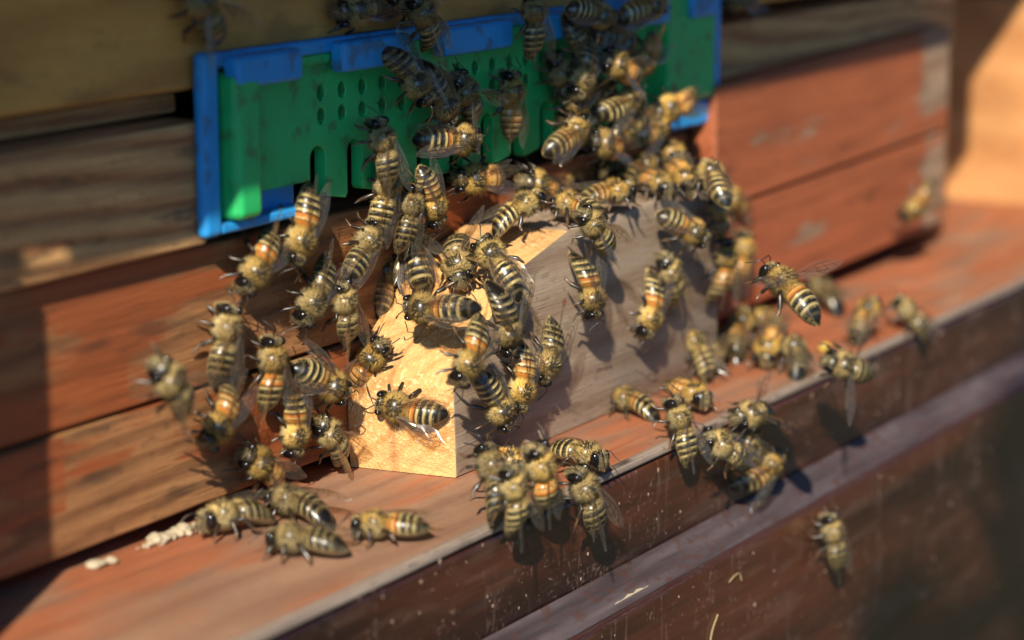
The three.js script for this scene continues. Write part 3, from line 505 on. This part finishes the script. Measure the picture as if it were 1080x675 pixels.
bee('orange', 'vee', 'face', 483, 406, 514, 332, 'orange-banded honeybee hanging head down along the block corner', { h: 7, tilt: 40 });
bee('black', 'closed', 'face', 534, 452, 502, 386, 'black and cream honeybee lowest in the knot on the grey block face', { h: 3, tilt: 40 });
bee('golden', 'closed', 'face', 547, 424, 557, 366, 'golden honeybee head down within the knot on the grey block face', { h: 4 });
bee('dusky', 'vee', 'face', 570, 405, 591, 332, 'honeybee with a dark raised tail beside the knot on the grey block face', { h: 1.5 });
bee('orange', 'vee', 'face', 624, 342, 612, 256, 'lone orange-banded honeybee walking head down on the bare grey block face', { h: 2 });
bee('black', 'vee', 'face', 610, 222, 648, 270, 'black and cream honeybee slipping over the upper edge onto the grey block face', { h: 4, tilt: 45 });
bee('orange', 'closed', 'face', 740, 254, 686, 220, 'orange-banded honeybee crossing the upper part of the grey block face', { h: 2, tilt: 50 });
bee('orange', 'vee', 'face', 680, 352, 696, 290, 'orange-banded honeybee heading down the grey face, touching a second one', { h: 2.5 });
bee('dusky', 'closed', 'face', 702, 274, 717, 322, 'dusky honeybee climbing the grey face behind an orange-banded one', { h: 1.5 });
bee('golden', 'vee', 'face', 767, 246, 761, 328, 'golden honeybee climbing the far edge of the grey block face', { h: 2 });
bee('orange', 'spread', 'landing', 806, 290, 868, 348, 'orange-banded honeybee in flight over the landing board', { h: 31, tilt: 80, size: 1.17 });
bee('golden', 'closed', 'landing', 789, 328, 768, 388, 'golden honeybee walking toward the wall beyond the block', { h: 1, tilt: 35 });
bee('golden', 'closed', 'landing', 804, 388, 822, 344, 'golden honeybee walking from the wall to the dark rail beyond the block', { h: 1, tilt: 35 });
bee('black', 'closed', 'landing', 722, 356, 756, 410, 'black and cream honeybee on the landing board at the foot of the grey face', { h: 1, tilt: 45 });
bee('orange', 'closed', 'landing', 645, 418, 697, 430, 'orange-banded honeybee on the landing board beside the far foot of the block');
bee('black', 'vee', 'edge', 705, 420, 729, 498, 'black and cream honeybee with folded grey wings hanging over the dark rail', { h: 0, tilt: 40 });
bee('golden', 'closed', 'landing', 744, 422, 702, 404, 'golden honeybee half hidden behind the cluster on the rail edge', { h: 1 });
bee('dusky', 'closed', 'edge', 750, 464, 790, 488, 'dusky honeybee in the middle of the cluster on the rail edge', { h: 1.5, tilt: 50 });
bee('dusky', 'open', 'edge', 776, 443, 818, 430, 'dusky honeybee with one wing out at the far side of the rail cluster', { h: 2, tilt: 40 });
bee('golden', 'vee', 'rail', 822, 478, 780, 522, 'golden honeybee lowest of the cluster on the dark rail', { h: 1, tilt: 40 });
bee('dusky', 'closed', 'rail', 782, 458, 800, 490, 'grey honeybee half hidden deep in the rail cluster', { h: 0, tilt: 30 });
bee('dusky', 'spread', 'rail', 866, 378, 918, 398, 'dusky honeybee in flight just off the dark rail', { h: 10, tilt: 60 });
bee('dusky', 'vee', 'edge', 940, 310, 988, 364, 'dusky honeybee clinging over the rail edge at the far end', { h: 0, tilt: 40 });
bee('golden', 'closed', 'landing', 922, 322, 900, 362, 'blurred golden honeybee on the landing board near the rail edge, far end', { h: 2, tilt: 40 });
bee('dusky', 'closed', 'landing', 854, 298, 892, 326, 'blurred dusky honeybee on the landing board behind the one in flight', { h: 1, tilt: 30 });
bee('golden', 'open', 'board', 942, 236, 988, 186, 'blurred golden honeybee before the red board at the hive end', { h: 4, tilt: 40 });
bee('dusky', 'vee', 'low', 872, 540, 883, 608, 'lone dusky honeybee with a grey wing on the lower dark rail', { h: 0 });
bee('orange', 'closed', 'rail', 566, 470, 579, 546, 'orange-banded honeybee hanging tail down in the near rail cluster', { h: 4, tilt: 30 });
bee('black', 'vee', 'rail', 535, 490, 552, 567, 'black and cream honeybee hanging tail down in the near rail cluster', { h: 4, tilt: 30 });
bee('dusky', 'closed', 'edge', 516, 486, 532, 534, 'dusky honeybee at the outer side of the near rail cluster', { h: 1, tilt: 30 });
bee('dusky', 'vee', 'rail', 604, 492, 634, 568, 'dusky honeybee with loose wings casting a shadow on the dark rail', { h: 2.5, tilt: 40 });
bee('black', 'closed', 'landing', 628, 482, 588, 472, 'black and cream honeybee on the landing board behind the near rail cluster', { h: 1 });
bee('golden', 'closed', 'landing', 545, 492, 520, 478, 'golden honeybee on the landing board touching the near rail cluster', { h: 0 });
bee('dusky', 'closed', 'landing', 224, 546, 276, 534, 'dusky honeybee standing on the landing board next to the white wax crumbs', { h: 0.5 });
bee('dusky', 'vee', 'landing', 286, 524, 352, 538, 'dusky honeybee with raised wing beside the dark joint on the landing board', { h: 0.5, tilt: 20 });
bee('dusky', 'closed', 'landing', 283, 566, 368, 572, 'dusky honeybee in the middle of the bare landing board', { h: 0.3, tilt: 15 });
bee('orange', 'closed', 'landing', 374, 552, 452, 556, 'orange-banded honeybee on the bare landing board toward the block', { h: 0.3, tilt: 15 });
bee('dusky', 'vee', 'frame', 447, 110, 398, 38, 'dusky honeybee crawling head down over the green slider holes', { h: 1.5, tilt: 35 });
bee('dusky', 'closed', 'frame', 472, 118, 454, 78, 'dusky honeybee nose to nose with others on the green slider', { h: 2.5, tilt: 30 });
bee('dusky', 'open', 'frame', 484, 84, 507, 132, 'dusky honeybee with opened wings on the green slider', { h: 3, tilt: 40 });
bee('orange', 'closed', 'frame', 502, 147, 432, 146, 'orange-banded honeybee lying level over the slider slots', { h: 1, tilt: 34 });
bee('golden', 'closed', 'frame', 539, 84, 538, 142, 'lone golden honeybee climbing head up on the green slider', { h: 0.5 });
bee('dusky', 'vee', 'frame', 394, 122, 412, 204, 'dusky honeybee climbing over a slot of the green slider', { h: 1, tilt: 35 });
bee('golden', 'closed', 'wall', 476, 190, 538, 184, 'golden honeybee lying level on the wall right under the teeth', { h: 4, tilt: 45 });
bee('black', 'closed', 'frame', 440, 2, 462, 48, 'banded honeybee climbing between two blue tabs', { h: 4, tilt: 30 });
bee('black', 'vee', 'frame', 562, -4, 564, 58, 'banded honeybee with pale wings beside a blue tab', { h: 4 });
bee('black', 'vee', 'frame', 644, 22, 592, 4, 'banded honeybee on the upper rim of the frame, wings pale', { h: 5, tilt: 50 });
bee('black', 'vee', 'frame', 698, 2, 650, 16, 'banded honeybee on the frame rim by the plain green slider', { h: 5, tilt: 50 });
bee('dusky', 'closed', 'frame', 616, 68, 604, 24, 'dusky honeybee head down in the pile just below a blue tab', { h: 3, tilt: 40 });
bee('dusky', 'closed', 'frame', 668, 52, 632, 32, 'dusky honeybee in the pile, wedged beside the plain green slider', { h: 4, tilt: 50 });
bee('golden', 'vee', 'frame', 668, 78, 698, 36, 'golden honeybee with loose wings at the pile\'s upper flank by the plain slider', { h: 4, tilt: 40 });
bee('orange', 'vee', 'frame', 636, 60, 676, 86, 'orange-banded honeybee riding on top of the pile over the slots', { h: 7, tilt: 50 });
bee('dusky', 'closed', 'frame', 610, 94, 626, 48, 'dusky honeybee head down in the middle of the pile, under the orange-banded one', { h: 5, tilt: 40 });
bee('black', 'vee', 'frame', 674, 96, 632, 128, 'banded honeybee with pale wings on the lower half of the pile over the slots', { h: 5, tilt: 50 });
bee('golden', 'closed', 'frame', 598, 124, 622, 80, 'golden honeybee head down at the open-slider flank of the pile', { h: 2, tilt: 40 });
bee('golden', 'closed', 'frame', 612, 134, 584, 158, 'pale golden honeybee at the lower outer corner of the pile, facing its middle', { h: 5, tilt: 50 });
bee('black', 'closed', 'frame', 648, 142, 682, 120, 'banded honeybee low in the pile beside the blue corner rail', { h: 4, tilt: 50 });
bee('golden', 'closed', 'frame', 684, 118, 738, 104, 'golden honeybee on the blue lower corner of the frame', { h: 3, tilt: 50 });
bee('golden', 'vee', 'wall', 702, 128, 672, 152, 'golden honeybee with loose wings hanging just under the blue corner rail', { h: 6, tilt: 50 });
bee('orange', 'closed', 'wall', 622, 148, 664, 160, 'orange-banded honeybee hanging lowest under the pile, above the block', { h: 8, tilt: 50 });
bee('dusky', 'vee', 'frame', 640, 96, 616, 110, 'dusky honeybee with loose wings buried in the pile between golden ones', { h: 1, tilt: 40 });
bee('dusky', 'closed', 'frame', 588, 70, 600, 110, 'dusky honeybee flat on the green slider at the pile\'s flank', { h: 0, tilt: 30 });
bee('dusky', 'open', 'box', 204, -14, 232, 48, 'dark blurred honeybee on the shaded upper box above the frame corner', { h: 1 });
bee('dusky', 'closed', 'box', 356, 16, 412, 0, 'dark honeybee on the shaded box just above the frame', { h: 1, tilt: 40 });
bee('dusky', 'vee', 'box', 416, -8, 452, 18, 'dark honeybee above the gap between two blue tabs', { h: 3, tilt: 40 });
bee('dusky', 'closed', 'box', 758, -4, 802, 4, 'dark honeybee on the weathered plank by the plain green slider', { h: 0, tilt: 40 });
bee('golden', 'closed', 'top', 552, 206, 592, 194, 'golden honeybee first of the row on the block top, nearest the pale slope', { h: 1, tilt: 30 });
bee('orange', 'closed', 'top', 590, 214, 632, 222, 'orange-banded honeybee at the front rim of the block top beside the slipping one', { h: 1, tilt: 40 });
bee('golden', 'vee', 'top', 656, 202, 618, 206, 'golden honeybee with loose wings in the middle of the row on the block top', { h: 2, tilt: 40 });
bee('orange', 'vee', 'top', 692, 172, 650, 192, 'orange-banded honeybee with loose wings on the block top facing the blue corner rail', { h: 1, tilt: 40 });
bee('orange', 'closed', 'top', 706, 202, 672, 184, 'orange-banded honeybee on the block top turned to the grey face', { h: 1, tilt: 40 });
bee('golden', 'closed', 'top', 730, 204, 708, 172, 'golden honeybee at the front rim of the block top near its far corner', { h: 1, tilt: 40 });
bee('black', 'closed', 'top', 744, 178, 762, 218, 'black and cream honeybee at the far end of the row on the block top', { h: 1, tilt: 40 });
bee('dusky', 'vee', 'face', 756, 208, 763, 256, 'dusky honeybee at the far upper corner of the block', { h: 1 });
bee('dusky', 'closed', 'top', 636, 182, 664, 168, 'dusky honeybee on the block top close against the wall', { h: 1, tilt: 40 });
bee('golden', 'closed', 'wall', 764, 202, 788, 228, 'blurred golden honeybee on the red board beyond the block', { h: 4, tilt: 40 });
bee('golden', 'closed', 'top', 718, 168, 688, 154, 'golden honeybee at the wall end of the block top under the blue corner rail', { h: 3, tilt: 40 });
bee('golden', 'closed', 'top', 580, 192, 622, 182, 'golden honeybee on the block top against the wall near the pale slope', { h: 0, tilt: 30 });
bee('dusky', 'closed', 'landing', 834, 362, 846, 400, 'dusky honeybee at the rail edge beside the yellow pollen crumb', { h: 0, tilt: 40 });
bee('golden', 'closed', 'landing', 762, 352, 782, 372, 'golden honeybee on the landing board at the block far foot, behind the walking ones', { h: 0, tilt: 40 });
bee('dusky', 'vee', 'landing', 742, 392, 764, 362, 'dusky honeybee turned to the rail at the block far foot', { h: 0, tilt: 40 });
bee('orange', 'closed', 'wall', 556, 190, 590, 204, 'orange-banded honeybee pressed to the wall above the pale slope', { h: 3, tilt: 40 });
bee('golden', 'vee', 'face', 786, 252, 778, 300, 'golden honeybee on the wall just beyond the block', { h: -14, tilt: 40 });
bee('orange', 'closed', 'landing', 798, 334, 828, 346, 'blurred orange-banded honeybee on the landing board below the one in flight', { h: 1, tilt: 30 });
renderer.render(scene, camera);
